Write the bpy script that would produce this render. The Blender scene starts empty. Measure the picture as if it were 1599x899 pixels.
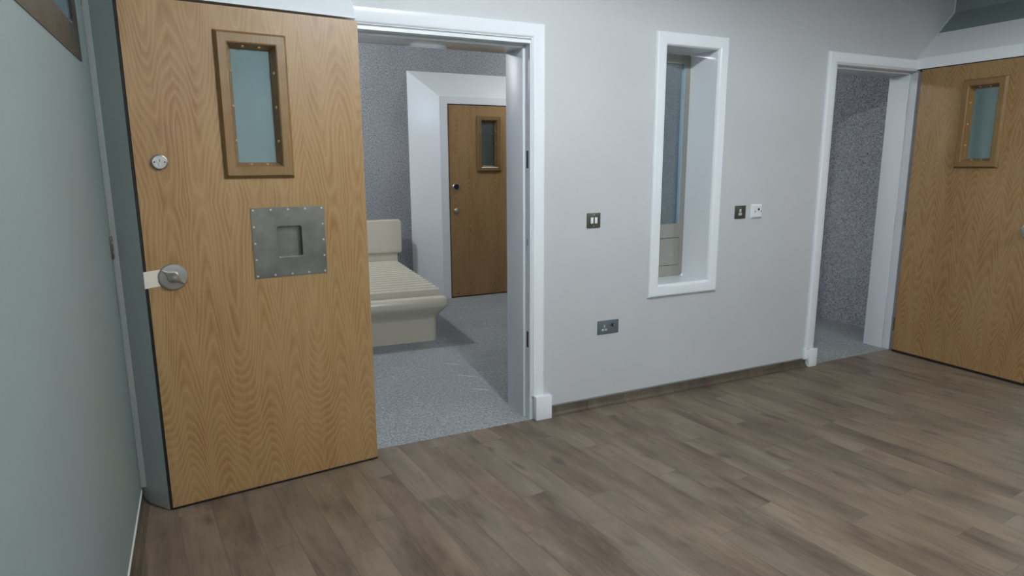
import bpy, bmesh, math, random
from mathutils import Vector, Matrix
from mathutils.noise import noise as _n

S = bpy.context.scene
COL = S.collection

# ------------------------------------------------------------------ camera
FPX, PITCH, ROLL, YAW, CAM_H = 1008.48, 0.19006635, -0.0050851, 0.45052962, 1.45
cd = bpy.data.cameras.new('camera'); cam = bpy.data.objects.new('camera', cd); COL.objects.link(cam)
cd.sensor_fit = 'HORIZONTAL'; cd.sensor_width = 36.0; cd.lens = FPX / 1599.0 * 36.0
cd.clip_start = 0.05; cd.clip_end = 60
F = Vector((math.sin(YAW) * math.cos(PITCH), math.cos(YAW) * math.cos(PITCH), -math.sin(PITCH)))
R0 = Vector((math.cos(YAW), -math.sin(YAW), 0)); U0 = R0.cross(F)
R = math.cos(ROLL) * R0 + math.sin(ROLL) * U0
U = -math.sin(ROLL) * R0 + math.cos(ROLL) * U0
cam.matrix_world = Matrix(((R.x, U.x, -F.x, 0), (R.y, U.y, -F.y, 0), (R.z, U.z, -F.z, CAM_H), (0, 0, 0, 1)))
S.camera = cam

# ------------------------------------------------------------------ view, world, lights
S.view_settings.view_transform = 'Standard'; S.view_settings.look = 'None'
S.view_settings.exposure = 0.26; S.view_settings.gamma = 1.0; S.view_settings.use_curve_mapping = False
w = bpy.data.worlds.new('world'); S.world = w; w.use_nodes = True
w.node_tree.nodes['Background'].inputs[0].default_value = (0.60, 0.72, 0.85, 1)
w.node_tree.nodes['Background'].inputs[1].default_value = 0.35

LIGHTS = [  # kind, x, y, z, size, watts, colour     (the ceiling fittings of both rooms)
    ('POINT', 1.35, 1.20, 2.688, 0.045, 100.0, (0.88, 0.95, 1.0)),
    ('POINT', 3.90, -0.20, 2.704, 0.040, 98.0, (0.88, 0.95, 1.0)),
    ('POINT', 0.80, -1.40, 2.700, 0.030, 52.0, (0.88, 0.95, 1.0)),
    ('POINT', 0.60, 5.70, 2.670, 0.080, 54.0, (0.93, 0.97, 1.0)),
    ('POINT', 3.60, 5.70, 2.670, 0.080, 20.0, (0.93, 0.97, 1.0)),
]
for i, (kind, x, y, z, sz, p, c) in enumerate(LIGHTS):
    ld = bpy.data.lights.new('ceiling_light_lamp', kind)
    if kind == 'AREA': ld.shape = 'SQUARE'; ld.size = sz
    else: ld.shadow_soft_size = sz
    ld.energy = p; ld.color = c
    lo = bpy.data.objects.new('lamp', ld); lo.location = (x, y, z); COL.objects.link(lo)
# daylight through the high window of the bedroom
ld = bpy.data.lights.new('window_daylight', 'AREA'); ld.shape = 'RECTANGLE'; ld.size = 0.40; ld.size_y = 0.40
ld.energy = 1.6; ld.color = (0.72, 0.84, 1.0)
lo = bpy.data.objects.new('daylight', ld); lo.location = (-0.725, 6.25, 2.2)
lo.rotation_euler = (0, -math.pi / 2, 0); COL.objects.link(lo)

# ------------------------------------------------------------------ dimensions (metres)
WY, WYB = 3.125, 3.385            # front and back face of the wall with the doorways
LX = -0.327                       # left wall
RX = 5.142                        # right wall (upper part), the door box stands at BX
BX = 4.77
CEIL = 2.75
FARY = 6.85                       # bedroom's far wall
BRX = 5.24                        # bedroom's right wall
BLX = -0.60                       # bedroom's left wall

# ------------------------------------------------------------------ materials
def srgb(r, g, b):
    def f(c):
        c /= 255.0
        return c / 12.92 if c <= 0.04045 else ((c + 0.055) / 1.055) ** 2.4
    return (f(r), f(g), f(b), 1)

class NT:
    def __init__(s, name):
        s.m = bpy.data.materials.new(name); s.m.use_nodes = True; s.t = s.m.node_tree; s.n = s.t.nodes
        s.b = s.n['Principled BSDF']
    def put(s, sock, v):
        if hasattr(v, 'is_output'): s.t.links.new(v, sock)
        else: sock.default_value = v
    def math(s, op, a, b=None, c=None):
        n = s.n.new('ShaderNodeMath'); n.operation = op
        s.put(n.inputs[0], a)
        if b is not None: s.put(n.inputs[1], b)
        if c is not None: s.put(n.inputs[2], c)
        return n.outputs[0]
    def coord(s, kind='Object'):
        return s.n.new('ShaderNodeTexCoord').outputs[kind]
    def geo(s): return s.n.new('ShaderNodeNewGeometry').outputs['Position']
    def sep(s, v):
        n = s.n.new('ShaderNodeSeparateXYZ'); s.put(n.inputs[0], v); return n.outputs
    def comb(s, x, y, z):
        n = s.n.new('ShaderNodeCombineXYZ')
        for i, v in enumerate((x, y, z)): s.put(n.inputs[i], v)
        return n.outputs[0]
    def noise(s, v, scale, detail=2, rough=0.5, dist=0.0):
        n = s.n.new('ShaderNodeTexNoise'); s.put(n.inputs['Vector'], v); n.inputs['Scale'].default_value = scale
        n.inputs['Detail'].default_value = detail; n.inputs['Roughness'].default_value = rough
        n.inputs['Distortion'].default_value = dist
        return n.outputs[0]
    def white(s, v):
        n = s.n.new('ShaderNodeTexWhiteNoise'); s.put(n.inputs['Vector'], v); return n.outputs[0]
    def rng(s, v, a, b, c, d):
        n = s.n.new('ShaderNodeMapRange'); s.put(n.inputs[0], v)
        for i, q in enumerate((a, b, c, d)): n.inputs[i + 1].default_value = q
        return n.outputs[0]
    def ramp(s, v, stops):
        n = s.n.new('ShaderNodeValToRGB'); s.put(n.inputs[0], v); e = n.color_ramp.elements
        e[0].position, e[0].color = stops[0]; e[1].position, e[1].color = stops[-1]
        for p, c in stops[1:-1]:
            q = e.new(p); q.color = c
        return n.outputs[0]
    def mix(s, f, a, b, mode='MIX'):
        n = s.n.new('ShaderNodeMix'); n.data_type = 'RGBA'; n.blend_type = mode
        s.put(n.inputs[0], f); s.put(n.inputs[6], a); s.put(n.inputs[7], b); return n.outputs[2]
    def bump(s, h, strength, dist=0.01):
        n = s.n.new('ShaderNodeBump'); n.inputs['Strength'].default_value = strength
        n.inputs['Distance'].default_value = dist; s.put(n.inputs['Height'], h)
        s.t.links.new(n.outputs[0], s.b.inputs['Normal'])
    def set(s, **k):
        for a, v in k.items(): s.put(s.b.inputs[a.replace('_', ' ')], v)
        return s.m

def paint(name, col, rough=0.6, bump=0.08, var=0.04, coat=0.0, scale=90):
    t = NT(name); p = t.geo()
    v = t.rng(t.noise(p, 1.3, 3), 0.3, 0.7, 0, 1)
    c2 = tuple(x * (1 - var * 2) for x in col[:3]) + (1,)
    t.put(t.b.inputs['Base Color'], t.mix(v, c2, col))
    if bump: t.bump(t.noise(p, scale, 2), bump, 0.002)
    return t.set(Roughness=rough, Coat_Weight=coat, Coat_Roughness=0.15)

M = {}
M['wall'] = paint('wall_paint', srgb(206, 207, 208), 0.55)
M['green'] = paint('green_paint', srgb(134, 147, 145), 0.5)
M['pier'] = paint('pale_green_gloss', srgb(184, 192, 188), 0.3, 0.03, 0.02)
M['white'] = paint('gloss_white', srgb(242, 245, 249), 0.16, 0.02, 0.01, 0.2, 25)
M['jamb'] = paint('satin_white', srgb(222, 226, 231), 0.42, 0.02, 0.01, 0.0, 25)
M['bead'] = paint('sealant', srgb(215, 218, 214), 0.5, 0, 0.02)
M['cap'] = paint('grey_sealant', srgb(122, 124, 122), 0.5, 0, 0.02)
M['ceiling'] = paint('ceiling_paint', srgb(225, 226, 224), 0.8)
M['cream'] = paint('moulded_plastic', srgb(205, 198, 182), 0.3, 0.03, 0.01, 0.2, 60)
M['plastic'] = paint('white_plastic', srgb(232, 234, 236), 0.3, 0, 0.0)

def plain(name, col, rough=0.5, metal=0.0, **k):
    t = NT(name); return t.set(Base_Color=col, Roughness=rough, Metallic=metal, **k)
M['black'] = plain('black_rubber', srgb(16, 15, 14), 0.7)
M['strike'] = plain('dark_strike_metal', srgb(70, 72, 74), 0.4, 0.8)
M['dark'] = plain('dark_slot', srgb(28, 30, 32), 0.5)
M['tape'] = paint('masking_tape', srgb(228, 218, 202), 0.6, 0.1, 0.05)
M['plug'] = paint('pale_wood_plug', srgb(205, 165, 110), 0.5, 0, 0.05)

def brushed(name, col, rough, sx, sz):
    t = NT(name); o = t.sep(t.coord()); v = t.comb(t.math('MULTIPLY', o[0], sx), t.math('MULTIPLY', o[1], sx), t.math('MULTIPLY', o[2], sz))
    n = t.noise(v, 1.0, 3)
    blot = t.noise(t.coord(), 9.0, 3)
    c2 = tuple(x * 0.72 for x in col[:3]) + (1,)
    t.put(t.b.inputs['Base Color'], t.mix(t.rng(blot, .35, .65, 0, 1), c2, col))
    t.put(t.b.inputs['Roughness'], t.rng(n, 0.3, 0.7, rough - .06, rough + .08))
    return t.set(Metallic=1.0)
M['panel'] = plain('panel_steel', srgb(168, 165, 156), 0.38, 0.55)
M['steel'] = brushed('brushed_steel', srgb(146, 146, 138), 0.40, 40, 500)
M['satin'] = plain('satin_steel', srgb(190, 188, 182), 0.3, 0.9)
M['bronze'] = brushed('dull_metal_plate', srgb(128, 122, 112), 0.42, 30, 300)
M['screw'] = plain('screw_head', srgb(196, 194, 188), 0.35, 0.4)
M['emit'] = NT('lit_diffuser').set(Base_Color=(1, 1, 1, 1), Emission_Color=(.95, .98, 1, 1), Emission_Strength=2.0)

# oak veneer: book-matched strips of cathedral grain, in the leaf's own coordinates (x across, z up)
def oak(name, seed, period=0.327, tint=0.87, zm=1.30):
    t = NT(name); o = t.sep(t.coord()); x, z = o[0], o[2]
    warp = t.noise(t.comb(t.math('MULTIPLY', x, 3.0), seed, t.math('MULTIPLY', z, 1.6)), 1.0, 2)
    xw = t.math('ADD', x, t.math('MULTIPLY', t.math('SUBTRACT', warp, 0.5), 0.035))
    # distance from the nearest crown; two crowns per period, mirror image of one another
    ph = t.math('ADD', t.math('DIVIDE', xw, period), seed * 0.0 + 0.01)
    tri = t.math('ABSOLUTE', t.math('SUBTRACT', t.math('FRACT', ph), 0.5))       # 0 at the joint, .5 at the next
    cell = t.math('FLOOR', ph)
    xl = t.math('MULTIPLY', t.math('SUBTRACT', tri, 0.22), period)
    r = t.math('SQRT', t.math('ADD', t.math('MULTIPLY', xl, xl), 0.00022))
    r = t.math('ADD', r, t.math('MULTIPLY', t.math('MULTIPLY', r, r), -2.0))
    zn = t.noise(t.comb(seed * 1.7, t.math('MULTIPLY', xl, 5.0), z), 1.1, 1)
    g = t.math('MULTIPLY', t.math('SUBTRACT', zn, 0.5), 0.20)
    zc = t.math('ABSOLUTE', t.math('SUBTRACT', z, zm))
    g = t.math('SUBTRACT', g, t.math('MULTIPLY', t.math('POWER', zc, 1.12), 0.19))
    wob = t.noise(t.comb(t.math('MULTIPLY', x, 16.0), seed, t.math('MULTIPLY', z, 5.0)), 1.0, 2)
    v = t.math('ADD', t.math('ADD', r, g), t.math('MULTIPLY', wob, 0.016))
    ring = t.math('FRACT', t.math('MULTIPLY', v, 66.0))
    ring = t.math('MULTIPLY', ring, ring)                                       # soft start, sharp late-wood edge
    sm = t.math('SUBTRACT', 1.0, t.math('ABSOLUTE', t.math('SUBTRACT', t.math('MULTIPLY', t.math('FRACT', t.math('MULTIPLY', v, 66.0)), 2.0), 1.0)))
    ring = t.math('ADD', t.math('MULTIPLY', ring, 0.35), t.math('MULTIPLY', sm, 0.65))
    fibre = t.noise(t.comb(t.math('MULTIPLY', x, 420.0), seed, t.math('MULTIPLY', z, 9.0)), 1.0, 2)
    patch = t.noise(t.comb(t.math('MULTIPLY', x, 5.0), seed + 3, t.math('MULTIPLY', z, 1.4)), 1.0, 3)
    amp = t.rng(t.noise(t.comb(t.math('MULTIPLY', x, 30.0), seed + 8, t.math('MULTIPLY', z, 4.0)), 1.0, 2), 0.35, 0.62, 0.40, 0.95)
    k = t.math('MULTIPLY', ring, amp)
    k = t.math('ADD', k, t.math('MULTIPLY', t.math('SUBTRACT', fibre, 0.5), 0.6))
    k = t.math('ADD', k, t.math('MULTIPLY', t.math('SUBTRACT', patch, 0.5), 0.9))
    col = t.ramp(k, [(0.0, srgb(190 * tint, 154 * tint, 106 * tint)), (0.45, srgb(176 * tint, 136 * tint, 86 * tint)),
                     (1.0, srgb(146 * tint, 103 * tint, 58 * tint))])
    t.put(t.b.inputs['Base Color'], col)
    t.bump(k, 0.06, 0.001)
    return t.set(Roughness=0.42)
M['oak1'] = oak('oak_veneer_first', 1.3)
M['oak2'] = oak('oak_veneer_second', 7.9, 0.27, 0.85, 1.55)
M['oak3'] = oak('oak_veneer_third', 4.2, 0.30, 0.86)

def oak_solid(name, vertical, tint=0.92):
    t = NT(name); o = t.sep(t.coord())
    a, b = (260.0, 7.0) if vertical else (7.0, 260.0)
    v = t.comb(t.math('MULTIPLY', o[0], a), t.math('MULTIPLY', o[1], 80.0), t.math('MULTIPLY', o[2], b))
    n = t.noise(v, 1.0, 3)
    m = t.noise(t.coord(), 12, 2)
    k = t.math('ADD', t.math('MULTIPLY', n, 0.7), t.math('MULTIPLY', m, 0.3))
    t.put(t.b.inputs['Base Color'], t.ramp(k, [(0.3, srgb(154 * tint, 121 * tint, 75 * tint)), (0.7, srgb(128 * tint, 95 * tint, 52 * tint))]))
    return t.set(Roughness=0.35, Coat_Weight=0.15)
M['beadwood'] = oak_solid('oak_frame', True)
M['beadwood3'] = oak_solid('oak_frame_dark', True, 0.86)

# glass of the door vision panels: an obscured, grey-green pane
def pane(name, col, rough=0.12):
    t = NT(name); n = t.noise(t.coord(), 2.0, 2)
    c2 = tuple(x * 0.85 for x in col[:3]) + (1,)
    t.put(t.b.inputs['Base Color'], t.mix(n, c2, col))
    return t.set(Roughness=rough, Coat_Weight=1.0, Coat_Roughness=0.03, IOR=1.5)
M['pane1'] = pane('obscured_glass', srgb(120, 141, 143))
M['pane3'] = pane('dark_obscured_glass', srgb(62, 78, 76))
M['pane2'] = pane('teal_obscured_glass', srgb(112, 138, 136))
M['pane4'] = pane('blue_grey_glass', srgb(120, 148, 165))

def clear_glass():
    t = NT('clear_glass')
    for n in list(t.n): 
        if n.type != 'OUTPUT_MATERIAL': t.n.remove(n)
    out = [n for n in t.n if n.type == 'OUTPUT_MATERIAL'][0]
    tr = t.n.new('ShaderNodeBsdfTransparent'); tr.inputs[0].default_value = (0.88, 0.94, 0.95, 1)
    gl = t.n.new('ShaderNodeBsdfGlossy'); gl.inputs['Roughness'].default_value = 0.02
    fr = t.n.new('ShaderNodeFresnel'); fr.inputs[0].default_value = 1.5
    mx = t.n.new('ShaderNodeMixShader')
    t.t.links.new(fr.outputs[0], mx.inputs[0]); t.t.links.new(tr.outputs[0], mx.inputs[1]); t.t.links.new(gl.outputs[0], mx.inputs[2])
    t.t.links.new(mx.outputs[0], out.inputs[0])
    return t.m
M['glass'] = clear_glass()

# vinyl planks running away from the doorways, slightly askew
def vinyl(name='plank_vinyl', tone=1.0):
    t = NT(name); p = t.sep(t.geo())
    yy = t.math('SUBTRACT', p[1], p[2])                       # carries on up the coved skirting
    a = math.radians(5.6); ca, sa = math.cos(a), math.sin(a)
    u = t.math('ADD', t.math('MULTIPLY', p[0], ca), t.math('MULTIPLY', yy, sa))
    v = t.math('SUBTRACT', t.math('MULTIPLY', yy, ca), t.math('MULTIPLY', p[0], sa))
    W, L = 0.130, 0.92
    ui = t.math('DIVIDE', t.math('ADD', u, 0.035), W); row = t.math('FLOOR', ui); fu = t.math('FRACT', ui)
    off = t.white(t.comb(row, 3.3, 1.0))
    vi = t.math('ADD', t.math('DIVIDE', v, L), off); pl = t.math('FLOOR', vi); fv = t.math('FRACT', vi)
    rnd = t.white(t.comb(row, pl, 7.0)); rnd2 = t.white(t.comb(row, pl, 19.0))
    shift = t.math('MULTIPLY', rnd, 37.0)
    gv = t.comb(t.math('ADD', t.math('MULTIPLY', u, 20.0), shift), t.math('ADD', t.math('MULTIPLY', v, 3.2), shift), shift)
    big = t.noise(gv, 0.55, 4, 0.6, 0.8)
    fine = t.noise(t.comb(t.math('ADD', t.math('MULTIPLY', u, 190.0), shift), t.math('MULTIPLY', v, 9.0), shift), 1.0, 3)
    kn = t.noise(t.comb(t.math('ADD', t.math('MULTIPLY', u, 13.0), shift), t.math('ADD', t.math('MULTIPLY', v, 4.6), shift), shift), 1.0, 1)
    knot = t.rng(kn, 0.66, 0.78, 0.0, 1.0)
    wear = t.noise(t.comb(t.math('MULTIPLY', u, 7.0), t.math('MULTIPLY', v, 2.6), t.math('ADD', shift, 2.0)), 1.0, 3)
    k = t.math('ADD', t.math('MULTIPLY', big, 0.85), t.math('MULTIPLY', fine, 0.45))
    k = t.math('ADD', t.math('SUBTRACT', k, 0.09), t.math('MULTIPLY', t.math('SUBTRACT', wear, 0.5), 0.75))
    k = t.math('ADD', k, t.math('MULTIPLY', t.math('SUBTRACT', rnd2, 0.5), 0.20))
    c = t.ramp(k, [(0.25, srgb(84, 70, 57)), (0.5, srgb(113, 98, 83)), (0.78, srgb(134, 120, 104))])
    hue = t.mix(t.rng(rnd, 0, 1, 0.0, 0.5), c, t.mix(1.0, c, (0.80, 0.90, 0.96, 1), 'MULTIPLY'))
    c = t.mix(t.math('MULTIPLY', knot, 0.75), hue, srgb(74, 62, 54))
    du = t.math('MULTIPLY', t.math('MINIMUM', fu, t.math('SUBTRACT', 1.0, fu)), W)
    dv = t.math('MULTIPLY', t.math('MINIMUM', fv, t.math('SUBTRACT', 1.0, fv)), L)
    seam = t.rng(t.math('MINIMUM', du, dv), 0.0004, 0.0026, 1.0, 0.0)
    c = t.mix(t.math('MULTIPLY', seam, 0.42), c, srgb(66, 54, 46))
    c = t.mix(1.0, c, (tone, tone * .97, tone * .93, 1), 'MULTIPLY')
    t.put(t.b.inputs['Base Color'], c)
    t.bump(t.math('SUBTRACT', fine, seam), 0.12, 0.001)
    t.put(t.b.inputs['Roughness'], t.rng(fine, 0.3, 0.7, 0.42, 0.55))
    return t.m
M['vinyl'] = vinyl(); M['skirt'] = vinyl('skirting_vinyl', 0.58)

def speckle(name, cols, s1, s2, rough, bump, big=1.6):
    t = NT(name); p = t.geo()
    a = t.noise(p, s1, 2, 0.7); b = t.noise(p, s2, 3, 0.75); d = t.noise(p, big, 3)
    k = t.math('ADD', t.math('MULTIPLY', a, 0.55), t.math('MULTIPLY', b, 0.45))
    k = t.math('ADD', k, t.math('MULTIPLY', t.math('SUBTRACT', d, 0.5), 0.10))
    t.put(t.b.inputs['Base Color'], t.ramp(k, cols))
    t.bump(k, bump, 0.004)
    return t.set(Roughness=rough)
M['carpet'] = speckle('bedroom_carpet', [(0.34, srgb(92, 96, 98)), (0.50, srgb(142, 146, 147)), (0.64, srgb(190, 194, 194))], 230, 70, 0.9, 0.6)
M['fleck'] = speckle('flecked_wall_lining', [(0.34, srgb(76, 78, 82)), (0.46, srgb(140, 143, 148)), (0.62, srgb(182, 185, 190))], 120, 60, 0.85, 0.3)
M['mark'] = paint('pale_scuff', srgb(205, 212, 218), 0.6, 0, 0.05)

# ------------------------------------------------------------------ mesh helpers
def obj(name, bm, mat, parent=None, smooth=False, kind=None, label=None):
    me = bpy.data.meshes.new(name)
    bmesh.ops.recalc_face_normals(bm, faces=bm.faces)
    bm.to_mesh(me); bm.free()
    for m in (mat if isinstance(mat, (list, tuple)) else [mat]): me.materials.append(m)
    if smooth:
        for p in me.polygons: p.use_smooth = True
        try: me.set_sharp_from_angle(angle=math.radians(24))
        except Exception: pass
    o = bpy.data.objects.new(name, me); COL.objects.link(o)
    if parent: o.parent = parent
    if kind: o['kind'] = kind
    if label: o['label'] = label
    return o
def thing(name, label, cat, loc=(0, 0, 0), rz=0.0, kind=None, group=None):
    o = bpy.data.objects.new(name, None); COL.objects.link(o); o.empty_display_size = 0.1
    o.location = loc; o.rotation_euler = (0, 0, rz); o['label'] = label; o['category'] = cat
    if kind: o['kind'] = kind
    if group: o['group'] = group
    return o
def tag(o, label, cat, kind=None, group=None):
    o['label'] = label; o['category'] = cat
    if kind: o['kind'] = kind
    if group: o['group'] = group
    return o
def box(bm, x0, x1, y0, y1, z0, z1, bev=0.0, seg=2):
    r = bmesh.ops.create_cube(bm, size=1.0)
    vs = r['verts']
    for v in vs:
        v.co = Vector((x0 + (v.co.x + .5) * (x1 - x0), y0 + (v.co.y + .5) * (y1 - y0), z0 + (v.co.z + .5) * (z1 - z0)))
    if bev:
        es = list({e for v in vs for e in v.link_edges})
        bmesh.ops.bevel(bm, geom=es, offset=bev, segments=seg, profile=0.5, affect='EDGES')
def bxo(name, dims, mat, parent=None, bev=0.0, **k):
    bm = bmesh.new(); box(bm, *dims, bev=bev); return obj(name, bm, mat, parent, smooth=bev > 0, **k)
def hull(bm, pts):
    vs = [bm.verts.new(p) for p in pts]
    r = bmesh.ops.convex_hull(bm, input=vs)
    dead = [v for v in vs if v.is_valid and not v.link_faces]
    if dead: bmesh.ops.delete(bm, geom=dead, context='VERTS')
def cyl(bm, c, axis, r, h, seg=32, r2=None):
    """cylinder from c along axis for h"""
    a = Vector(axis).normalized(); q = Vector((0, 0, 1)).rotation_difference(a)
    m = Matrix.Translation(Vector(c) + a * h / 2) @ q.to_matrix().to_4x4()
    bmesh.ops.create_cone(bm, cap_ends=True, segments=seg, radius1=r, radius2=r if r2 is None else r2, depth=h, matrix=m)
def lathe(bm, c, axis, prof, seg=40):
    """prof: list of (radius, distance along the axis)"""
    a = Vector(axis).normalized(); q = Vector((0, 0, 1)).rotation_difference(a).to_matrix()
    rings = []
    for r, h in prof:
        if r < 1e-6: rings.append([bm.verts.new(Vector(c) + q @ Vector((0, 0, h)))])
        else: rings.append([bm.verts.new(Vector(c) + q @ Vector((r * math.cos(2 * math.pi * i / seg), r * math.sin(2 * math.pi * i / seg), h))) for i in range(seg)])
    for A, B in zip(rings, rings[1:]):
        for i in range(seg):
            j = (i + 1) % seg
            if len(A) == 1 and len(B) > 1: bm.faces.new((A[0], B[i], B[j]))
            elif len(B) == 1 and len(A) > 1: bm.faces.new((A[i], A[j], B[0]))
            elif len(A) > 1: bm.faces.new((A[i], A[j], B[j], B[i]))
def rrect(x0, x1, z0, z1, r, n=5):
    """closed outline of a rounded rectangle (counter-clockwise in x,z)"""
    pts = []
    for cx, cz, a0 in ((x1 - r, z1 - r, 0), (x0 + r, z1 - r, 90), (x0 + r, z0 + r, 180), (x1 - r, z0 + r, 270)):
        for i in range(n + 1):
            a = math.radians(a0 + 90.0 * i / n); pts.append((cx + r * math.cos(a), cz + r * math.sin(a)))
    return pts
def loft(bm, rings, cap0=True, cap1=True, closed=True):
    V = [[bm.verts.new(p) for p in rg] for rg in rings]
    n = len(V[0])
    for A, B in zip(V, V[1:]):
        for i in range(n if closed else n - 1):
            j = (i + 1) % n; bm.faces.new((A[i], A[j], B[j], B[i]))
    if cap0: bm.faces.new(V[0])
    if cap1: bm.faces.new(list(reversed(V[-1])))
    return V
def rectring(x0, x1, z0, z1, y): return [(x0, y, z0), (x1, y, z0), (x1, y, z1), (x0, y, z1)]
def grid_wall(bm, fn, us, vs, t0, t1, holes):
    """a slab with rectangular holes. fn(u, v, t) -> point; holes: (u0,u1,v0,v1)"""
    us = sorted(set(us)); vs = sorted(set(vs))
    def solid(i, j):
        if not (0 <= i < len(us) - 1 and 0 <= j < len(vs) - 1): return False
        cu, cv = (us[i] + us[i + 1]) / 2, (vs[j] + vs[j + 1]) / 2
        return not any(a < cu < b and c < cv < d for a, b, c, d in holes)
    cache = {}
    def V(u, v, t):
        k = (u, v, t)
        if k not in cache: cache[k] = bm.verts.new(fn(u, v, t))
        return cache[k]
    for i in range(len(us) - 1):
        for j in range(len(vs) - 1):
            if not solid(i, j): continue
            a, b, c, d = us[i], us[i + 1], vs[j], vs[j + 1]
            for t in (t0, t1): bm.faces.new((V(a, c, t), V(b, c, t), V(b, d, t), V(a, d, t)))
            if not solid(i - 1, j): bm.faces.new((V(a, c, t0), V(a, d, t0), V(a, d, t1), V(a, c, t1)))
            if not solid(i + 1, j): bm.faces.new((V(b, c, t0), V(b, d, t0), V(b, d, t1), V(b, c, t1)))
            if not solid(i, j - 1): bm.faces.new((V(a, c, t0), V(b, c, t0), V(b, c, t1), V(a, c, t1)))
            if not solid(i, j + 1): bm.faces.new((V(a, d, t0), V(b, d, t0), V(b, d, t1), V(a, d, t1)))

# ------------------------------------------------------------------ the shell
D1 = (0.70, 1.635, 0.0, 2.075)         # rough openings in the doorway wall
WN = (2.492, 2.920, 0.690, 2.138)
D2 = (3.925, 4.865, 0.0, 2.105)
bm = bmesh.new()
grid_wall(bm, lambda u, v, t: (u, t, v), [LX - .12, D1[0], D1[1], WN[0], WN[1], D2[0], D2[1], RX + .12],
          [0, WN[2], WN[3], D1[3], D2[3], CEIL], WY, WYB, [D1, WN, D2])
obj('wall_back', bm, M['wall'], kind='structure')
bxo('wall_left', (LX - .12, LX, -2.6, WY, 0, CEIL), M['green'], kind='structure')
bxo('wall_right', (RX, RX + .12, -2.6, WY, 0, CEIL), M['green'], kind='structure')
bxo('wall_front', (LX - .12, RX + .12, -2.72, -2.6, 0, CEIL), M['wall'], kind='structure')
bxo('floor', (LX - .12, RX + .12, -2.72, WY - .005, -.1, 0), M['vinyl'], kind='structure')
bxo('ceiling', (LX - .12, RX + .12, -2.72, WYB, CEIL, CEIL + .1), M['ceiling'], kind='structure')
# bedroom
cp = bxo('floor_bedroom', (BLX - .12, BRX + .12, WY - .005, FARY + .12, -.1, 0.002), M['carpet'], kind='structure')
bxo('ceiling_bedroom', (BLX - .12, BRX + .12, WYB, FARY + .12, CEIL, CEIL + .1), M['ceiling'], kind='structure')
bxo('wall_bedroom_back', (BLX - .12, BRX + .12, FARY, FARY + .12, 0, CEIL), M['fleck'], kind='structure')
bxo('wall_bedroom_right', (BRX, BRX + .12, WYB, FARY, 0, CEIL), M['fleck'], kind='structure')
bm = bmesh.new()
grid_wall(bm, lambda u, v, t: (t, u, v), [WYB, 6.03, 6.47, FARY], [0, 1.98, 2.42, CEIL], BLX - .12, BLX, [(6.03, 6.47, 1.98, 2.42)])
obj('wall_bedroom_left', bm, M['fleck'], kind='structure')
# the high bedroom window that lets the daylight in
bm = bmesh.new()
for a in ((6.03, 6.05, 1.98, 2.42), (6.45, 6.47, 1.98, 2.42), (6.05, 6.45, 1.98, 2.0), (6.05, 6.45, 2.4, 2.42)):
    box(bm, BLX - .10, BLX - .04, a[0], a[1], a[2], a[3])
wf = obj('window_3', bm, M['white'], kind='structure', label='high bedroom window letting daylight in')
bxo('glass_pane', (BLX - .075, BLX - .069, 6.05, 6.45, 2.0, 2.4), M['glass'], wf)

# coved vinyl skirting: profile (distance from wall, height)
COVE = [(0.0, 0.055), (0.003, 0.055), (0.004, 0.030), (0.008, 0.016), (0.016, 0.007), (0.030, 0.0012), (0.0, 0.0012)]
def skirting(name, p0, p1, nrm, label, cap='bead'):
    bm = bmesh.new(); nx, ny = nrm
    loft(bm, [[(p[0] + nx * d, p[1] + ny * d, h) for d, h in COVE] for p in (p0, p1)])
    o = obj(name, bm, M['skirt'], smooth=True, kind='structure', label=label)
    bm = bmesh.new(); c = [(0, .055), (.005, .055), (.004, .061), (0, .063)]
    loft(bm, [[(p[0] + nx * d, p[1] + ny * d, h) for d, h in c] for p in (p0, p1)])
    obj('capping_strip', bm, M[cap], o)
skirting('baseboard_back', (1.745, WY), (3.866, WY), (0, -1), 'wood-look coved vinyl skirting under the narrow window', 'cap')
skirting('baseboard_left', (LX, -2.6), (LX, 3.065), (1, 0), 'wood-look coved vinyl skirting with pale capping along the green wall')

# ------------------------------------------------------------------ door frames
def architrave(bm, path, wid, thick=0.020):
    """mitred moulding. path: (x,z) corners of the OUTER edge with the inward offset directions"""
    prof = [(0.0, 0.0), (0.0, 0.010), (0.003, 0.016), (0.009, thick), (wid * .70, thick), (wid * .86, thick * .8), (wid * .95, 0.009), (wid, 0.008), (wid, 0.0)]
    loft(bm, [[(px + dx * a, WY - b, pz + dz * a) for a, b in prof] for (px, pz, dx, dz) in path])
def jamb(bm, xo, xi, sgn, h, sx):
    """upright lining: from rough opening xo to face xi; stop projects by sx"""
    a, b = sorted((xo, xi)); box(bm, a, b, WY - .004, WYB + .004, 0, h, 0.0015, 1)
    a, b = sorted((xi, xi + sgn * sx)); box(bm, a, b, WY + .052, WYB + .002, 0, h - .001, 0.002, 2)

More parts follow.
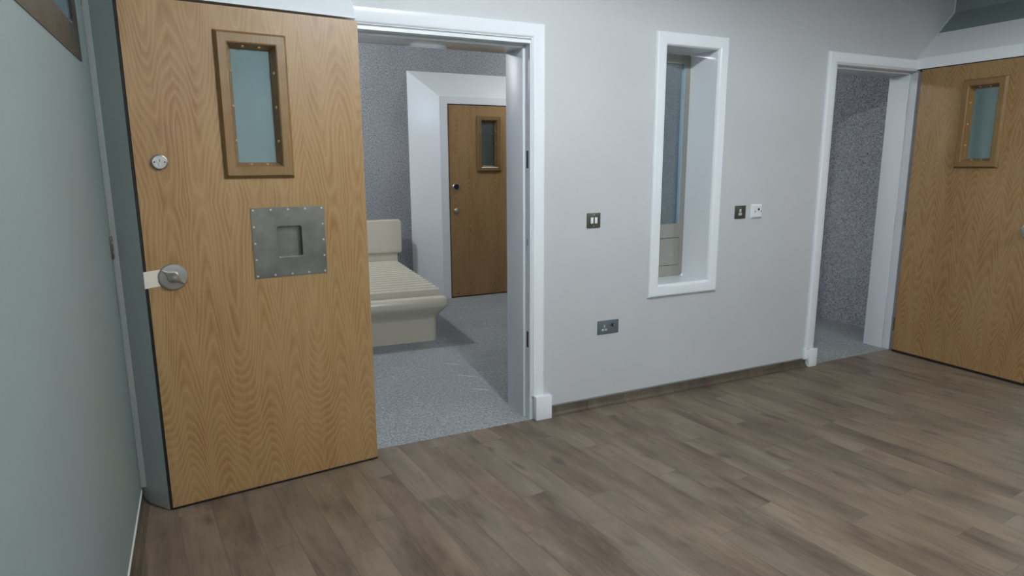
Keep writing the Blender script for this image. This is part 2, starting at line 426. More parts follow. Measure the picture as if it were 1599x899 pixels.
# first doorway
t1 = thing('trim_1', 'white gloss frame around the open doorway that shows the cream bed', 'door frame', (1.16, WY, 0), kind='structure')
def rel(o, parent):           # keep world coordinates under an unrotated Empty
    o.parent = parent; o.matrix_parent_inverse = Matrix.Translation(-parent.location); return o
bm = bmesh.new()
architrave(bm, [(1.705, 0.14, -1, 0), (1.705, 2.160, -1, -1), (0.70, 2.160, 0, -1)], 0.078)
rel(obj('architrave', bm, M['white'], smooth=True), t1)
bm = bmesh.new()
box(bm, 1.641, 1.745, WY - .042, WY, 0, .143, .005)
rel(obj('plinth_block', bm, M['white'], smooth=True), t1)
bm = bmesh.new()
jamb(bm, 1.635, 1.620, -1, 2.06, 0.014)
rel(obj('jamb', bm, M['jamb'], smooth=True), t1)
bm = bmesh.new()
jamb(bm, 0.700, 0.715, 1, 2.06, 0.014)
rel(obj('jamb', bm, M['jamb'], smooth=True), t1)
bm = bmesh.new()
box(bm, 0.700, 1.635, WY - .004, WYB + .004, 2.060, 2.075, .0015, 1)
box(bm, 0.729, 1.606, WY + .052, WYB + .002, 2.046, 2.060, .002)
rel(obj('door_head', bm, M['white'], smooth=True), t1)
def strike(z0, z1, n):
    bm = bmesh.new(); box(bm, 1.6185, 1.6215, WY + .014, WY + .036, z0, z1, .001, 1)
    s = rel(obj('strike_plate', bm, M['strike'], smooth=True), t1)
    bm = bmesh.new(); m = (z0 + z1) / 2; L = (z1 - z0)
    box(bm, 1.6178, 1.6200, WY + .018, WY + .031, m - L * .22, m + L * .25)
    s2 = rel(obj('latch_slot', bm, M['black']), t1); s2.parent = s; s2.matrix_parent_inverse = Matrix.Translation(-t1.location)
    for zz in (z0 + L * .1, z1 - L * .1):
        bm = bmesh.new(); cyl(bm, (1.6186, WY + .025, zz), (-1, 0, 0), .0035, .001, 12)
        q = rel(obj('screw', bm, M['dark']), t1); q.parent = s; q.matrix_parent_inverse = Matrix.Translation(-t1.location)
def plZ(py, x=1.62, y=WY + .025):    # height whose image row is py at the strike's position
    v = Vector((x, y, 0)) - Vector((0, 0, CAM_H))
    k = (449.5 - py) / FPX           # (v+zU).U / (v+z).F = k
    a0, b0 = v.dot(U), v.dot(F)
    return (k * b0 - a0) / (U.z - k * F.z)
strike(plZ(262.5), plZ(235), 1); strike(plZ(542), plZ(517), 2)
bm = bmesh.new(); box(bm, 1.6175, 1.6205, WY + .018, WY + .030, plZ(383), plZ(373), .001, 1)
s = rel(obj('strike_plate', bm, M['satin'], label='small latch keep'), t1)

# second doorway
t2 = thing('trim_2', 'white gloss frame around the doorway right beside the right-hand oak door', 'door frame', (4.36, WY, 0), kind='structure')
bm = bmesh.new()
architrave(bm, [(3.847, 0.128, 1, 0), (3.847, 2.172, 1, -1), (BX, 2.172, 0, -1)], 0.078)
rel(obj('architrave', bm, M['white'], smooth=True), t2)
bm = bmesh.new()
box(bm, 3.866, 3.946, WY - .038, WY, 0, .130, .004)
box(bm, 3.832, 3.880, WY - .020, WY, .055, .136, .003)
rel(obj('plinth_block', bm, M['white'], smooth=True), t2)
bm = bmesh.new(); jamb(bm, 3.925, 3.940, 1, 2.095, 0.014); rel(obj('jamb', bm, M['jamb'], smooth=True), t2)
bm = bmesh.new()
box(bm, 4.800, 4.865, WY - .004, WY + .205, 0, 2.095, .0015, 1)
box(bm, 4.786, 4.800, WY + .052, WY + .204, 0, 2.094, .002)
rel(obj('jamb', bm, M['jamb'], smooth=True), t2)
bm = bmesh.new()
box(bm, 3.925, 4.815, WY - .004, WYB + .004, 2.092, 2.105, .0015, 1)
box(bm, 3.954, 4.786, WY + .052, WYB + .002, 2.078, 2.092, .002)
rel(obj('door_head', bm, M['white'], smooth=True), t2)

# ------------------------------------------------------------------ boxed housings with 45 degree tops (white gloss)
ANG = math.atan2(0.098, 0.910)
t3 = thing('trim_3', 'white boxed surround with sloping top behind the open left-hand oak door', 'door surround', (-0.2, 3.0, 0), kind='structure')
bm = bmesh.new()      # upright splayed side between the green wall and the leaf's free edge
hull(bm, [(x, y, z) for z in (0.0, 2.085) for x, y in ((LX, 3.075), (-0.216, 2.925), (-0.2145, 2.94), (-0.2145, WY), (LX, WY))])
rel(obj('side_post', bm, M['pier']), t3)
bm = bmesh.new()      # lintel: leans back to the wall
hull(bm, [(LX, 3.075, 2.085), (-0.226, 2.918, 2.085), (0.702, 3.016, 2.082), (0.702, WY, 2.082), (LX, WY, 2.085),
          (LX, WY, 2.32), (LX, 3.075, 2.115), (-0.226, 2.925, 2.092), (0.702, 3.020, 2.090), (0.702, WY, 2.215)])
rel(obj('sloping_lintel', bm, M['white']), t3)

t4 = thing('trim_4', 'white boxed surround with sloping top over the right-hand oak door', 'door surround', (5.0, 2.7, 0), kind='structure')
bm = bmesh.new()      # leaning lintel
hull(bm, [(BX, y, z) for y in (2.10, WY) for z in (2.103, 2.178)] + [(4.981, WY, 2.369), (4.981, 1.90, 2.369), (RX, WY, 2.369), (RX, WY, 2.103),
          (RX, 1.73, 2.103), (RX, 1.73, 2.369), (4.981, 1.90, 2.103)])
rel(obj('sloping_lintel', bm, M['white']), t4)
bm = bmesh.new()
hull(bm, [(x, y, z) for z in (0.0, 2.103) for x, y in ((BX, 2.167), (BX, 2.10), (RX, 1.73), (RX, 2.167))])
rel(obj('side_post', bm, M['white']), t4)
bxo_ = bmesh.new(); box(bxo_, 4.90, RX, 2.167, WY, 0, 2.103)
rel(obj('back_board', bxo_, M['white']), t4)
bm = bmesh.new()      # painted wedge above the surround
hull(bm, [(4.981, y, 2.3692) for y in (-2.6, WY)] + [(RX, y, z) for y in (-2.6, WY) for z in (2.3692, 2.525)])
obj('wall_right_slope', bm, M['green'], kind='structure')
bm = bmesh.new()
def rod(bm, a, b, r=.006):
    a, b = Vector(a), Vector(b); cyl(bm, a, b - a, r, (b - a).length, 8)
rod(bm, (BX, WY - .001, 2.178), (RX, WY - .001, 2.525)); rod(bm, (RX - .002, WY - .002, 2.525), (RX - .002, WY - .002, CEIL))
obj('trim_5', bm, M['bead'], kind='structure', label='pale sealant bead where the sloping surround meets the grey wall')

# far door's surround in the bedroom: splayed box projecting from the flecked wall
t6 = thing('trim_6', 'white splayed box surround of the far oak door in the bedroom', 'door surround', (2.9, 6.6, 0), kind='structure')
FY = 6.55; fx0, fx1, fz = 2.442, 3.357, 2.056
bm = bmesh.new()
def sidepost(x_in, x_mid, x_out):
    hull(bm, [(x, y, z) for (x, y) in ((x_in, FY), (x_mid, FY), (x_out, FARY), (x_in, FARY)) for z in (0.002, fz + .012)])
sidepost(fx0 - .012, 2.342, 2.095)
rel(obj('side_post', bm, M['white']), t6)
bm = bmesh.new(); sidepost(fx1 + .012, 3.457, 3.70); rel(obj('side_post', bm, M['white']), t6)
bm = bmesh.new()
z0 = fz + .012
hull(bm, [(2.342, FY, z0), (3.457, FY, z0), (2.342, FY, 2.141), (3.457, FY, 2.141), (2.095, FARY, z0), (3.70, FARY, z0), (2.095, FARY, 2.413), (3.70, FARY, 2.413)])
rel(obj('sloping_lintel', bm, M['white']), t6)

# cover strip in the left corner
bxo('trim_7', (LX, -0.300, 3.045, 3.078, 0.072, 2.60), M['bead'], bev=.002, kind='structure', label='thin pale cover strip up the corner beside the left-hand oak door')

# ------------------------------------------------------------------ doors (local: x across, y into the leaf, z up)
def rect_hole_leaf(name, wd, h, z0, hole, mat, parent, th=0.05):
    bm = bmesh.new()
    x0, x1, za, zb = hole
    grid_wall(bm, lambda u, v, t: (u, t, v), [0, x0, x1, wd], [z0, za, zb, h], 0, th, [hole])
    return obj(name, bm, mat, parent)
def vision(parent, fx0, fx1, fz0, fz1, wood, glassmat, flip=False):
    """mitred, bevelled oak bead frame with round plugs and an obscured pane"""
    bm = bmesh.new()
    rings = [rectring(fx0, fx1, fz0, fz1, 0.0), rectring(fx0, fx1, fz0, fz1, -.007),
             rectring(fx0 + .011, fx1 - .011, fz0 + .011, fz1 - .011, -.024),
             rectring(fx0 + .042, fx1 - .042, fz0 + .042, fz1 - .042, -.024),
             rectring(fx0 + .047, fx1 - .047, fz0 + .047, fz1 - .047, -.021),
             rectring(fx0 + .064, fx1 - .064, fz0 + .064, fz1 - .064, .024),
             rectring(fx0 + .064, fx1 - .064, fz0 + .064, fz1 - .064, .036)]
    loft(bm, rings, False, False)
    fr = obj('vision_frame', bm, wood, parent)
    # plugs on the inner splay
    def plug(px, pz, nx, nz):
        bm = bmesh.new(); n = Vector((nx * .9, -.42, nz * .9)).normalized()
        cyl(bm, Vector((px, -.002, pz)) - n * .002, n, .0058, .0048, 16)
        obj('wood_plug', bm, M['plug'], fr)
    H = fz1 - fz0; Wd = fx1 - fx0; q = .0555
    for k in (.2, .5, .8):
        plug(fx0 + q, fz0 + .06 + (H - .12) * k, 1, 0); plug(fx1 - q, fz0 + .06 + (H - .12) * k, -1, 0)
    for k in (.3, .7):
        plug(fx0 + .06 + (Wd - .12) * k, fz0 + q, 0, 1); plug(fx0 + .06 + (Wd - .12) * k, fz1 - q, 0, -1)
    bxo('vision_glass', (fx0 + .062, fx1 - .062, .025, .031, fz0 + .062, fz1 - .062), glassmat, parent)
    return fr

# --- door 1: open leaf on the left
d1 = thing('door_1', 'large oak veneer door standing open at the left with a steel hatch plate', 'door', (-0.204, 2.917, 0), ANG, kind='structure')
LW = 0.915
rect_hole_leaf('leaf', LW, 2.072, .012, (.369, .549, 1.447, 1.929), M['oak1'], d1)
bm = bmesh.new(); box(bm, 0, LW, .001, .049, .0045, .0122); obj('drop_seal', bm, M['black'], d1, label='black strip under the leaf')  # black strip filling the gap under the leaf
bm = bmesh.new(); box(bm, -.0095, -.0003, .003, .045, .006, 2.078); obj('edge_seal', bm, M['black'], d1, label='black strip down the free edge')  # black fill stands in for the shadow gap beside the leaf
vision(d1, .319, .599, 1.397, 1.979, M['beadwood'], M['pane1'])
# lock cylinder
def escutcheon(parent, x, z, r, name='lock_cylinder'):
    bm = bmesh.new(); lathe(bm, (x, 0, z), (0, -1, 0), [(r, 0), (r, .006), (r * .93, .011), (r * .86, .012), (r * .8, .0105), (0, .0105)])
    e = obj(name, bm, M['satin'], parent, smooth=True)
    bm = bmesh.new(); cyl(bm, (x, -.010, z + .0055), (0, -1, 0), .0085, .0035, 24); box(bm, x - .005, x + .005, -.0132, -.010, z - .017, z + .004, .001, 1)
    b = obj('cylinder_barrel', bm, M['screw'], e, smooth=True)
    bm = bmesh.new(); box(bm, x - .0013, x + .0013, -.0142, -.013, z + .001, z + .012)
    obj('keyhole', bm, M['black'], e)
    for s in (-1, 1):
        bm = bmesh.new(); cyl(bm, (x + s * .018, -.0105, z), (0, -1, 0), .003, .001, 14); obj('screw', bm, M['dark'], e)
escutcheon(d1, .086, 1.463, .030)
# thumb turn
tx, tz = .092, 1.006
bm = bmesh.new(); lathe(bm, (tx, 0, tz), (0, -1, 0), [(.054, 0), (.054, .005), (.050, .009), (.040, .010), (0, .010)], 56)
rose = obj('turn_rose', bm, M['satin'], d1, smooth=True)
bm = bmesh.new(); rings = []
a = math.radians(-38); ux = Vector((math.cos(a), 0, math.sin(a))); uz = Vector((-math.sin(a), 0, math.cos(a)))
N = 18
for i in range(N + 1):
    s = -1 + 2 * i / N; e = math.sqrt(max(0, 1 - s * s)); L = .050 * s
    hw = .006 + .019 * math.exp(-(s / .42) ** 2) * 1.0; dp = .010 + .034 * math.exp(-(s / .55) ** 2)
    hw *= (0.25 + .75 * e); c = Vector((tx, -.009, tz)) + ux * L
    rings.append([tuple(c + uz * (hw * math.cos(q)) + Vector((0, -dp * max(0, math.sin(q)) - .001, 0))) for q in [math.pi * 2 * j / 20 for j in range(20)]])
loft(bm, rings)
obj('thumb_turn', bm, M['satin'], d1, smooth=True)
# tape
bm = bmesh.new()
loft(bm, [[(-.0115, y, .966), (.045, y, .972), (.036, y, .992), (.048, y, 1.004), (.050, y, 1.040), (-.0115, y, 1.034)] for y in (-.0012, -.0003)])
box(bm, -.0125, -.0108, -.0012, .03, .966, 1.034)
obj('masking_tape', bm, M['tape'], d1, label='torn strip of pale masking tape')
# steel hatch plate with a shallow pocket
hx0, hx1, hz0, hz1 = .406, .719, .966, 1.270
px0, px1, pz0, pz1 = .508, .616, 1.051, 1.188
bm = bmesh.new()
n = 5
outer = rrect(hx0, hx1, hz0, hz1, .0015, n); inner = rrect(px0, px1, pz0, pz1, .010, n); inner2 = rrect(px0 + .002, px1 - .002, pz0 + .002, pz1 - .002, .010, n)
loft(bm, [[(x, 0, z) for x, z in outer], [(x, -.003, z) for x, z in outer], [(x, -.003, z) for x, z in inner], [(x, -.0015, z) for x, z in inner2]], False, False)
hp = obj('hatch_plate', bm, M['steel'], d1, smooth=True, label='square brushed steel plate')
bm = bmesh.new()
rings = [[(x, -.0016, z) for x, z in inner2], [(x, .028, z) for x, z in inner2]]
loft(bm, rings, False, True)
pk = obj('hatch_pocket', bm, M['steel'], hp, smooth=True)
k = 0
for i in range(5):
    xx = hx0 + .011 + (hx1 - hx0 - .022) * i / 4
    pts = [(xx, hz1 - .010), (xx, hz0 + .010)]
    if 0 < i < 4: pts += [(hx0 + .010, hz0 + .010 + (hz1 - hz0 - .02) * i / 4), (hx1 - .010, hz0 + .010 + (hz1 - hz0 - .02) * i / 4)]
    for (sx_, sz_) in pts:
        bm = bmesh.new(); lathe(bm, (sx_, -.003, sz_), (0, -1, 0), [(.0048, 0), (.0044, .0015), (.0018, .0020), (.0015, .0008), (0, .0008)], 16)
        obj('screw', bm, M['screw'], hp, smooth=True)
# cut the leaf for the pocket: the pocket is shallower than the leaf, so open the leaf's front there
# (the leaf mesh gets a second hole)
lf = [c for c in bpy.data.objects if c.parent == d1 and c.name.startswith('leaf')][0]
bm = bmesh.new()
grid_wall(bm, lambda u, v, t: (u, t, v), [0, .369, .549, px0 - .004, px1 + .004, LW], [.012, pz0 - .004, pz1 + .004, 1.447, 1.929, 2.072], 0, .05,
          [(.369, .549, 1.447, 1.929), (px0 - .004, px1 + .004, pz0 - .004, pz1 + .004)])
bmesh.ops.recalc_face_normals(bm, faces=bm.faces); bm.to_mesh(lf.data); bm.free()
# hinges on the hinge side
for hz in (.22, 1.03, 1.86):
    bm = bmesh.new(); cyl(bm, (LW + .004, .052, hz - .05), (0, 0, 1), .006, .10, 14); obj('hinge', bm, M['satin'], d1, smooth=True)

# --- door 2: leaf folded back against the right-hand wall (its left edge is the hinge side)
d2 = thing('door_2', 'oak veneer door open against the wall at the right edge, knob half cut off', 'door', (BX, 3.076, 0), -math.pi / 2, kind='structure')
rect_hole_leaf('leaf', .900, 2.096, .020, (.350, .528, 1.455, 1.943), M['oak2'], d2)
bm = bmesh.new(); box(bm, 0, .900, .001, .049, .003, .0203); obj('drop_seal', bm, M['black'], d2, label='black strip under the leaf')
bm = bmesh.new(); box(bm, 0, .900, .004, .046, 2.0958, 2.1026); obj('top_seal', bm, M['black'], d2, label='black strip over the leaf')  # shade of the gap above the leaf, built as a black strip
vision(d2, .300, .578, 1.405, 1.993, M['beadwood'], M['pane2'])
bm = bmesh.new(); lathe(bm, (.814, 0, 1.01), (0, -1, 0), [(.052, 0), (.052, .006), (.046, .009), (.022, .010), (.018, .018), (.026, .026), (.031, .040), (.026, .052), (.012, .057), (0, .058)], 48)
obj('door_knob', bm, M['satin'], d2, smooth=True)
for hz in (.22, 1.03, 1.86):
    bm = bmesh.new(); cyl(bm, (-.004, -.002, hz - .05), (0, 0, 1), .0045, .10, 14); obj('hinge', bm, M['bronze'], d2, smooth=True)

# --- door 3: closed far door in the bedroom
d3 = thing('door_3', 'closed oak door with a ring pull at the far end of the bedroom, beyond the bed', 'door', (fx0, FY, 0), 0, kind='structure')
rect_hole_leaf('leaf', .915, 2.056, .016, (.367, .547, 1.416, 1.902), M['oak3'], d3)
bm = bmesh.new(); box(bm, 0, .915, .001, .049, .003, .0163); obj('drop_seal', bm, M['black'], d3)
bm = bmesh.new(); box(bm, -.011, -.0003, .002, .04, .004, 2.066); box(bm, -.011, .926, .002, .04, 2.0563, 2.0665); obj('edge_seal', bm, M['black'], d3)  # black strips filling the gap around the leaf
vision(d3, .317, .597, 1.366, 1.952, M['beadwood3'], M['pane3'])
bm = bmesh.new(); lathe(bm, (.070, 0, 1.207), (0, -1, 0), [(.041, 0), (.041, .006), (.037, .010), (.031, .009), (.029, .002), (0, .002)], 40)
rp = obj('ring_pull', bm, M['satin'], d3, smooth=True)
bm = bmesh.new(); cyl(bm, (.070, -.002, 1.207), (0, -1, 0), .0285, .0012, 32); obj('pull_recess', bm, M['dark'], rp)
bm = bmesh.new(); lathe(bm, (.068, 0, .957), (0, -1, 0), [(.026, 0), (.026, .008), (.021, .014), (.010, .018), (0, .018)], 32)
obj('lock_knob', bm, M['satin'], d3, smooth=True)

# ------------------------------------------------------------------ narrow observation window in the doorway wall
w1 = thing('window_1', 'tall narrow white-framed observation window between the two doorways', 'window', (2.7, WY, .64), kind='structure')
bm = bmesh.new()
a0, a1, c0, c1 = 2.428, 2.966, .640, 2.187
rings = [rectring(a0, a1, c0, c1, WY)]
for ins, y in ((0, WY - .010), (.004, WY - .018), (.012, WY - .022), (.055, WY - .022), (.068, WY - .017), (.075, WY - .006), (.0765, WY + .01), (.066, WYB - .006)):
    rings.append(rectring(a0 + ins, a1 - ins, c0 + ins, c1 - ins, y))
loft(bm, rings, False, False)
rel(obj('window_frame', bm, M['white'], smooth=True), w1)
# steel panel at the room side with rounded corners
PY = WYB - .016
gx0, gx1, gz0, gz1 = 2.548, 2.862, 1.056, 2.063
X0, X1, Z0, Z1 = 2.496, 2.914, .706, 2.116
bm = bmesh.new()
outer = rrect(X0, X1, Z0, Z1, .004, 5); inner = rrect(gx0, gx1, gz0, gz1, .004, 5)
loft(bm, [[(x, PY, z) for x, z in outer], [(x, PY, z) for x, z in inner], [(x, PY + .030, z) for x, z in inner]], False, False)
sp = rel(obj('steel_panel', bm, M['panel'], label='brushed steel plate around the pane'), w1)
# rounded white fillets that round off the opening's corners
def fillet(cx, cz, sx_, sz_, r=.030):
    bm = bmesh.new(); pts = [(cx, cz)]
    for i in range(9):
        a = math.pi / 2 * i / 8
        pts.append((cx + sx_ * (r - r * math.cos(a)) if False else cx + sx_ * r * (1 - math.sin(a)), cz + sz_ * r * (1 - math.cos(a))))
    loft(bm, [[(x, y, z) for x, z in pts] for y in (PY - .012, PY - .0005)])
    rel(obj('corner_fillet', bm, M['white']), w1)
i_ = .064
for cx, sx_ in ((a0 + i_, 1), (a1 - i_, -1)):
    for cz, sz_ in ((c0 + i_, 1), (c1 - i_, -1)): fillet(cx, cz, sx_, sz_, .034)
bm = bmesh.new(); 
for d in ((gx1 - .006, gx1, gz0, gz1), (gx0, gx0 + .006, gz0, gz1)): box(bm, d[0], d[1], PY + .002, PY + .030, d[2], d[3])
rel(obj('glazing_bead', bm, plain('pale_blue_bead', srgb(158, 182, 196), .35)), w1)
bm = bmesh.new(); box(bm, gx0, gx1, PY + .026, PY + .032, gz0, gz1); rel(obj('glass_pane', bm, M['glass']), w1)
# hatch door set in the lower half of the panel
kx0, kx1, kz0, kz1 = 2.560, 2.862, .783, .962
bm = bmesh.new(); box(bm, kx0 - .003, kx1 + .003, PY - .0016, PY - .0004, kz0 - .003, kz1 + .003); h0 = rel(obj('hatch_gap', bm, M['dark']), w1)
bm = bmesh.new(); box(bm, kx0, kx1, PY - .0045, PY - .0012, kz0, kz1, .001, 1); hd = rel(obj('hatch_door', bm, M['panel'], smooth=True), w1)
for zz in (.929, .837):
    bm = bmesh.new(); box(bm, 2.700, 2.748, PY - .012, PY - .0045, zz - .006, zz + .004, .002)
    c = rel(obj('catch', bm, M['satin'], smooth=True), w1); c.parent = hd; c.matrix_parent_inverse = Matrix.Translation(-w1.location)

# ------------------------------------------------------------------ metal framed window high on the left wall
w2 = thing('window_2', 'metal-framed window high on the green left-hand wall, cut off by the photo edge', 'window', (LX, 2.0, 1.81), kind='structure')
def P(y, z, x): return (LX + x, y, z)
bm = bmesh.new(); o_ = rrect(1.20, 2.842, 1.813, 2.60, .012, 4); i2 = rrect(1.30, 2.738, 1.912, 2.50, .004, 4); i3 = rrect(1.31, 2.728, 1.922, 2.49, .004, 4)
loft(bm, [[P(y, z, 0) for y, z in o_], [P(y, z, .003) for y, z in o_], [P(y, z, .003) for y, z in i2], [P(y, z, .0012) for y, z in i3]], False, False)
fr = rel(obj('window_frame', bm, M['bronze'], smooth=True), w2)
bm = bmesh.new(); box(bm, LX + .0004, LX + .0014, 1.305, 2.733, 1.917, 2.495); rel(obj('glass_pane', bm, M['pane4']), w2)
bm = bmesh.new()
for y in (2.690, 2.716): box(bm, LX + .0012, LX + .006, y, y + .006, 1.93, 2.49)
rel(obj('glazing_gasket', bm, M['dark']), w2)
ys = [1.26 + i * .145 for i in range(11)] + [2.80]
for y in ys + []:
    bm = bmesh.new(); lathe(bm, (LX + .003, y, 1.862), (1, 0, 0), [(.006, 0), (.005, .0015), (0, .002)], 14)
    s = rel(obj('screw', bm, M['screw'], smooth=True), w2); s.parent = fr; s.matrix_parent_inverse = Matrix.Translation(-w2.location)
for z in (1.96, 2.12, 2.28, 2.44):
    bm = bmesh.new(); lathe(bm, (LX + .003, 2.79, z), (1, 0, 0), [(.006, 0), (.005, .0015), (0, .002)], 14)
    s = rel(obj('screw', bm, M['screw'], smooth=True), w2); s.parent = fr; s.matrix_parent_inverse = Matrix.Translation(-w2.location)

# ------------------------------------------------------------------ electrical plates
def plate(name, label, cat, x0, x1, z0, z1, mat, depth=.006, group=None):
    t = thing(name, label, cat, ((x0 + x1) / 2, WY, (z0 + z1) / 2), group=group)
    w_, h_ = (x1 - x0) / 2, (z1 - z0) / 2
    bm = bmesh.new(); box(bm, -w_, w_, -depth, 0, -h_, h_, .0018, 2)
    o = obj('face_plate', bm, mat, t, smooth=True)
    return t, o
def bit(name, t, dims, mat, bev=0.0, label=None):
    bm = bmesh.new(); box(bm, *dims, bev=bev); return obj(name, bm, mat, t, smooth=bev > 0, label=label)
M['dplate'] = plain('dark_metal_plate', srgb(92, 92, 80), 0.35, 0.5)
M['gplate'] = plain('grey_metal_plate', srgb(118, 130, 135), 0.35, 0.5)
# light switch
t, o = plate('light_switch', 'dark metal light switch with two white rockers, right of the bedroom doorway', 'switch', 1.985, 2.075, 1.087, 1.172, M['dplate'])
for s in (-1, 1):
    bit('rocker', t, (s * .0135 - .009, s * .0135 + .009, -.010, -.006, -.018, .018), M['plastic'], .0015)
for z in (-.033, .033):
    bm = bmesh.new(); cyl(bm, (0, -.006, z), (0, -1, 0), .003, .0012, 14); obj('screw', bm, M['screw'], t)
# low socket with a switch knob
t, o = plate('wall_socket', 'wide grey metal power socket low on the wall beneath the light switch', 'socket', 2.071, 2.220, .449, .532, M['gplate'])
def pins(t, cx, cz, s=1.0, lit='plastic'):
    bm = bmesh.new(); box(bm, cx - .004 * s, cx + .004 * s, -.0072, -.006, cz + .006 * s, cz + .020 * s)
    a = obj('earth_pin_slot', bm, M[lit], t)
    for q in (-1, 1):
        bm = bmesh.new(); box(bm, cx + q * .011 * s - .007 * s, cx + q * .011 * s + .007 * s, -.0072, -.006, cz - .014 * s, cz - .004 * s)
        b = obj('pin_slot', bm, M[lit], t)
        bm = bmesh.new(); box(bm, cx + q * .011 * s - .0035 * s, cx + q * .011 * s + .0035 * s, -.0078, -.0071, cz - .0115 * s, cz - .0065 * s)
        obj('slot_opening', bm, M['gplate'] if s == 1.0 else M['dark'], b)
    bm = bmesh.new(); box(bm, cx - .0015 * s, cx + .0015 * s, -.0078, -.0071, cz + .009 * s, cz + .017 * s); obj('slot_opening', bm, M['gplate'], a)
pins(t, -.027, -.006, 1.0)
bm = bmesh.new(); lathe(bm, (.030, -.006, .012), (0, -1, 0), [(.010, 0), (.010, .002), (.007, .004), (.006, .014), (.004, .016), (0, .016)], 24)
obj('key_switch', bm, M['dark'], t, smooth=True)
bm = bmesh.new(); cyl(bm, (.0305, -.022, .0135), (0, -1, 0), .0025, .001, 12); obj('indicator', bm, M['plastic'], t)
# high socket
t, o = plate('wall_socket', 'square dark metal socket with white inserts, beside the white aerial outlet', 'socket', 3.102, 3.193, 1.094, 1.178, M['dplate'])
bit('insert', t, (-.016, .010, -.0085, -.006, -.020, -.006), M['plastic'], .001)
bit('insert', t, (-.010, .004, -.0085, -.006, -.001, .020), M['plastic'], .001)
for x in (-.008, .002): bit('slot_opening', t, (x - .003, x + .003, -.009, -.0084, -.0155, -.0105), M['dark'])
bit('slot_opening', t, (-.0045, -.0015, -.009, -.0084, .004, .014), M['dark'])
bit('rocker', t, (.017, .033, -.010, -.006, .008, .034), M['dplate'], .0015)
# white aerial outlet: deep moulded plate
t = thing('aerial_outlet', 'square white plastic outlet, thicker than the dark socket on its left', 'socket', ((3.237 + 3.333) / 2, WY, (1.090 + 1.184) / 2))
bm = bmesh.new()
h = .047
loft(bm, [rectring(-h, h, -h, h, 0), rectring(-h, h, -h, h, -.004), rectring(-h + .011, h - .011, -h + .011, h - .011, -.017), rectring(-h + .013, h - .013, -h + .013, h - .013, -.018)], False, True)
obj('face_plate', bm, M['plastic'], t)
bm = bmesh.new(); cyl(bm, (.008, -.018, .013), (0, -1, 0), .0075, .002, 20); obj('coaxial_port', bm, M['dark'], t)
bm = bmesh.new(); cyl(bm, (-.022, -.018, 0), (0, -1, 0), .0045, .0012, 16); obj('screw', bm, M['steel'], t)
bm = bmesh.new(); cyl(bm, (.030, -.018, 0), (0, -1, 0), .0045, .0012, 16); obj('screw', bm, M['steel'], t)
# narrow steel keep on the left wall
t = thing('steel_plate', 'small upright steel plate with two screws on the green wall by the corner', 'plate', (LX, 3.030, 1.125))
bit('backing', t, (0, .007, -.016, .014, -.045, .045), M['bronze'], .001)
for z in (-.02, .02):
    bm = bmesh.new(); cyl(bm, (.007, 0, z), (1, 0, 0), .006, .002, 16); obj('screw', bm, M['screw'], t)

# ------------------------------------------------------------------ bed: one-piece moulded base with ribbed deck
BANG = math.radians(-4.2)
bed = thing('moulded_bed', 'cream one-piece plastic bed with ribbed deck seen through the left doorway', 'bed', (1.785, 4.868, 0.002), BANG)
BW, BL = .92, 1.87     # local: x from -BW to 0, y from 0 (foot) to BL (head)
def ring(ins, insf, z, r):
    pts = rrect(-BW + ins, -ins, insf, BL - ins, max(r, .004), 6); return [(x, y, z) for x, y in pts]
bm = bmesh.new()
loft(bm, [ring(.080, .112, 0.0, .05), ring(.076, .106, .185, .05), ring(.070, .098, .205, .05), ring(.040, .055, .255, .05), ring(.010, .014, .295, .045),
          ring(.001, .002, .318, .045), ring(.000, .000, .345, .045), ring(.004, .005, .365, .045), ring(.014, .016, .381, .045), ring(.030, .034, .390, .04),
          ring(.048, .052, .392, .03), ring(.055, .060, .392, .03), ring(.058, .063, .350, .03)])
obj('base', bm, M['cream'], bed, smooth=True)
bm = bmesh.new(); nr = 16; sp_ = (BL - .14) / nr
prof = []
y = .066
prof = [(y, .352)]
for i in range(nr):
    a = y + i * sp_
    prof += [(a + .003, .372), (a + .005, .442), (a + .014, .449), (a + sp_ * .46, .449), (a + sp_ * .46 + .007, .443), (a + sp_ * .46 + .009, .372), (a + sp_ - .003, .372)]
prof += [(y + nr * sp_, .372), (y + nr * sp_, .352)]
loft(bm, [[(x, p, q) for p, q in prof] for x in (-BW + .062, -.062)])
obj('ribbed_deck', bm, M['cream'], bed, smooth=True)
bm = bmesh.new()       # headboard: neck and board, thick and rounded
yb = BL - .09
loft(bm, [[(x, yy, z) for x, z in rrect(-BW + .05, -.045, .38, .56, .02, 6)] for yy in (yb + .012, yb + .07)])
obj('headboard_neck', bm, M['cream'], bed, smooth=True)
bm = bmesh.new(); rg = []
for ins, yy in ((.014, yb - .008), (.004, yb - .003), (.0, yb + .008), (.0, yb + .062), (.004, yb + .072), (.014, yb + .076)):
    rg.append([(x, yy, z) for x, z in rrect(-BW + ins, .004 - ins, .525 + ins, .878 - ins, .036 - ins * .5, 7)])
loft(bm, rg)
obj('headboard', bm, M['cream'], bed, smooth=True)

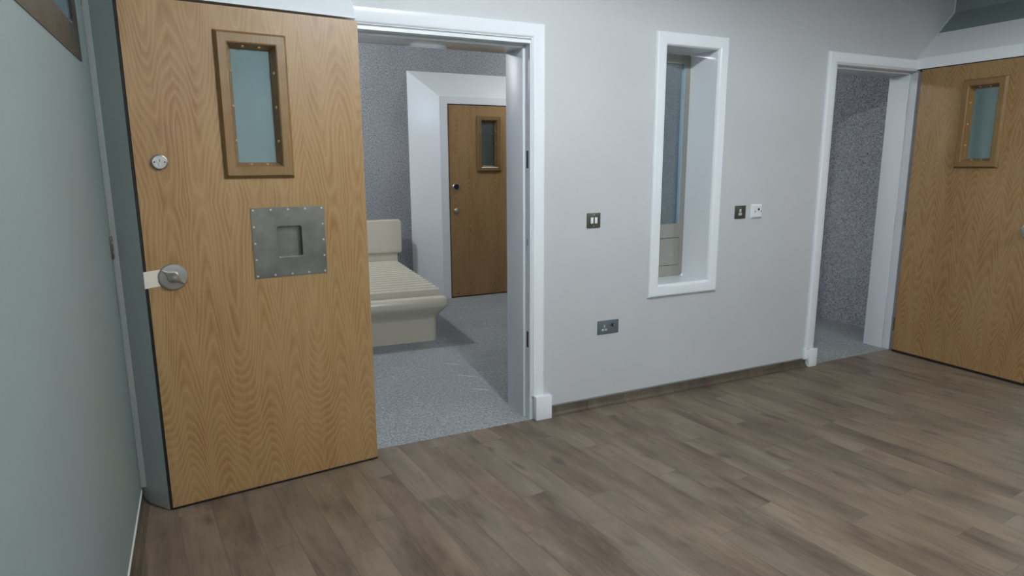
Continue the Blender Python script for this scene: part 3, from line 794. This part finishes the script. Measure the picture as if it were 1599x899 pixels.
# pale thin streaks lying flat on the carpet
def streak(pts):
    bm = bmesh.new(); n = len(pts); L, Rr = [], []
    for i, (x, y) in enumerate(pts):
        wv = .0065 * math.sin(math.pi * (i + .3) / n)
        L.append(bm.verts.new((x, y - wv, .0032))); Rr.append(bm.verts.new((x, y + wv, .0032)))
    for i in range(n - 1): bm.faces.new((L[i], L[i + 1], Rr[i + 1], Rr[i]))
    obj('scuff_mark', bm, M['mark'], cp)
def fpt(px, py):
    d = (px - 799.5) / FPX * R - (py - 449.5) / FPX * U + F; k = -CAM_H / d.z; return (d.x * k, d.y * k)
for a, b in (((688, 567.5), (722, 570)), ((710, 586), (744, 588.5)), ((732, 607), (763, 609))):
    streak([fpt(a[0] + (b[0] - a[0]) * i / 6, a[1] + (b[1] - a[1]) * i / 6) for i in range(7)])

# ------------------------------------------------------------------ ceiling fittings
LABELS = ['round recessed downlight in the corridor ceiling facing the narrow window', 'round recessed downlight at the right of the corridor ceiling', 'round recessed downlight behind the camera',
          'small square ceiling light above the cream bed', 'small square ceiling light at the right of the bedroom']
for (kind, x, y, z, sz, p, c), lab in zip(LIGHTS, LABELS):
    t = thing('ceiling_light', lab, 'light', (x, y, CEIL))
    if kind == 'POINT' and y < 3:
        bm = bmesh.new(); lathe(bm, (0, 0, 0), (0, 0, -1), [(.27, 0), (.27, .004), (.262, .012), (.250, .012), (.250, .075), (.235, .082), (.235, .070), (.238, .0), (.27, 0)], 48)
        obj('rim', bm, M['plastic'], t, smooth=True)  # deep lip added to cut off light high on the walls
        bm = bmesh.new(); lathe(bm, (0, 0, 0), (0, 0, -1), [(.035, 0), (.035, .010), (.028, .022), (.012, .028), (0, .029)], 32)
        obj('bulb', bm, M['emit'], t, smooth=True)
    else:
        a = max(sz / 2, .17); bm = bmesh.new()
        for d in ((-a - .03, -a, -a - .03, a + .03), (a, a + .03, -a - .03, a + .03), (-a, a, -a - .03, -a), (-a, a, a, a + .03)): box(bm, d[0], d[1], d[2], d[3], -.03 if kind == 'POINT' else -.05, 0)
        obj('frame', bm, M['plastic'], t)
        bm = bmesh.new(); box(bm, -a, a, -a, a, -.024 if kind == 'POINT' else -.045, -.005); obj('diffuser', bm, M['emit'], t)

# ------------------------------------------------------------------ words for the setting
WORDS = {'wall_back': ('pale grey painted wall holding the two doorways and the narrow window', 'wall'),
 'wall_left': ('pale green painted wall along the left edge of the photo', 'wall'),
 'wall_right': ('pale green wall rising above the right-hand door surround', 'wall'),
 'wall_right_slope': ('sloping green band just above the right-hand white surround', 'wall'),
 'wall_front': ('plain wall behind the camera', 'wall'), 'floor': ('brown grey wood-look plank vinyl floor of the corridor', 'floor'),
 'ceiling': ('flat white corridor ceiling above the picture', 'ceiling'), 'floor_bedroom': ('speckled grey bedroom carpet beyond the doorways', 'carpet'),
 'ceiling_bedroom': ('flat white bedroom ceiling', 'ceiling'), 'wall_bedroom_back': ('flecked dark grey wall behind the bed headboard', 'wall'),
 'wall_bedroom_right': ('flecked dark grey wall seen through the right-hand doorway', 'wall'),
 'wall_bedroom_left': ('flecked bedroom wall with a small high window, hidden behind the open door', 'wall'),
 'window_3': ('small high bedroom window letting daylight in', 'window'),
 'baseboard_back': ('wood-look coved vinyl skirting under the narrow window', 'skirting'),
 'baseboard_left': ('wood-look coved vinyl skirting along the green left wall', 'skirting'),
 'trim_5': ('pale sealant bead where the sloping surround meets the grey wall', 'trim'),
 'trim_7': ('thin pale cover strip up the corner beside the left-hand oak door', 'trim')}
for n_, (l_, c_) in WORDS.items():
    o = bpy.data.objects.get(n_)
    if o: o['label'] = l_; o['category'] = c_
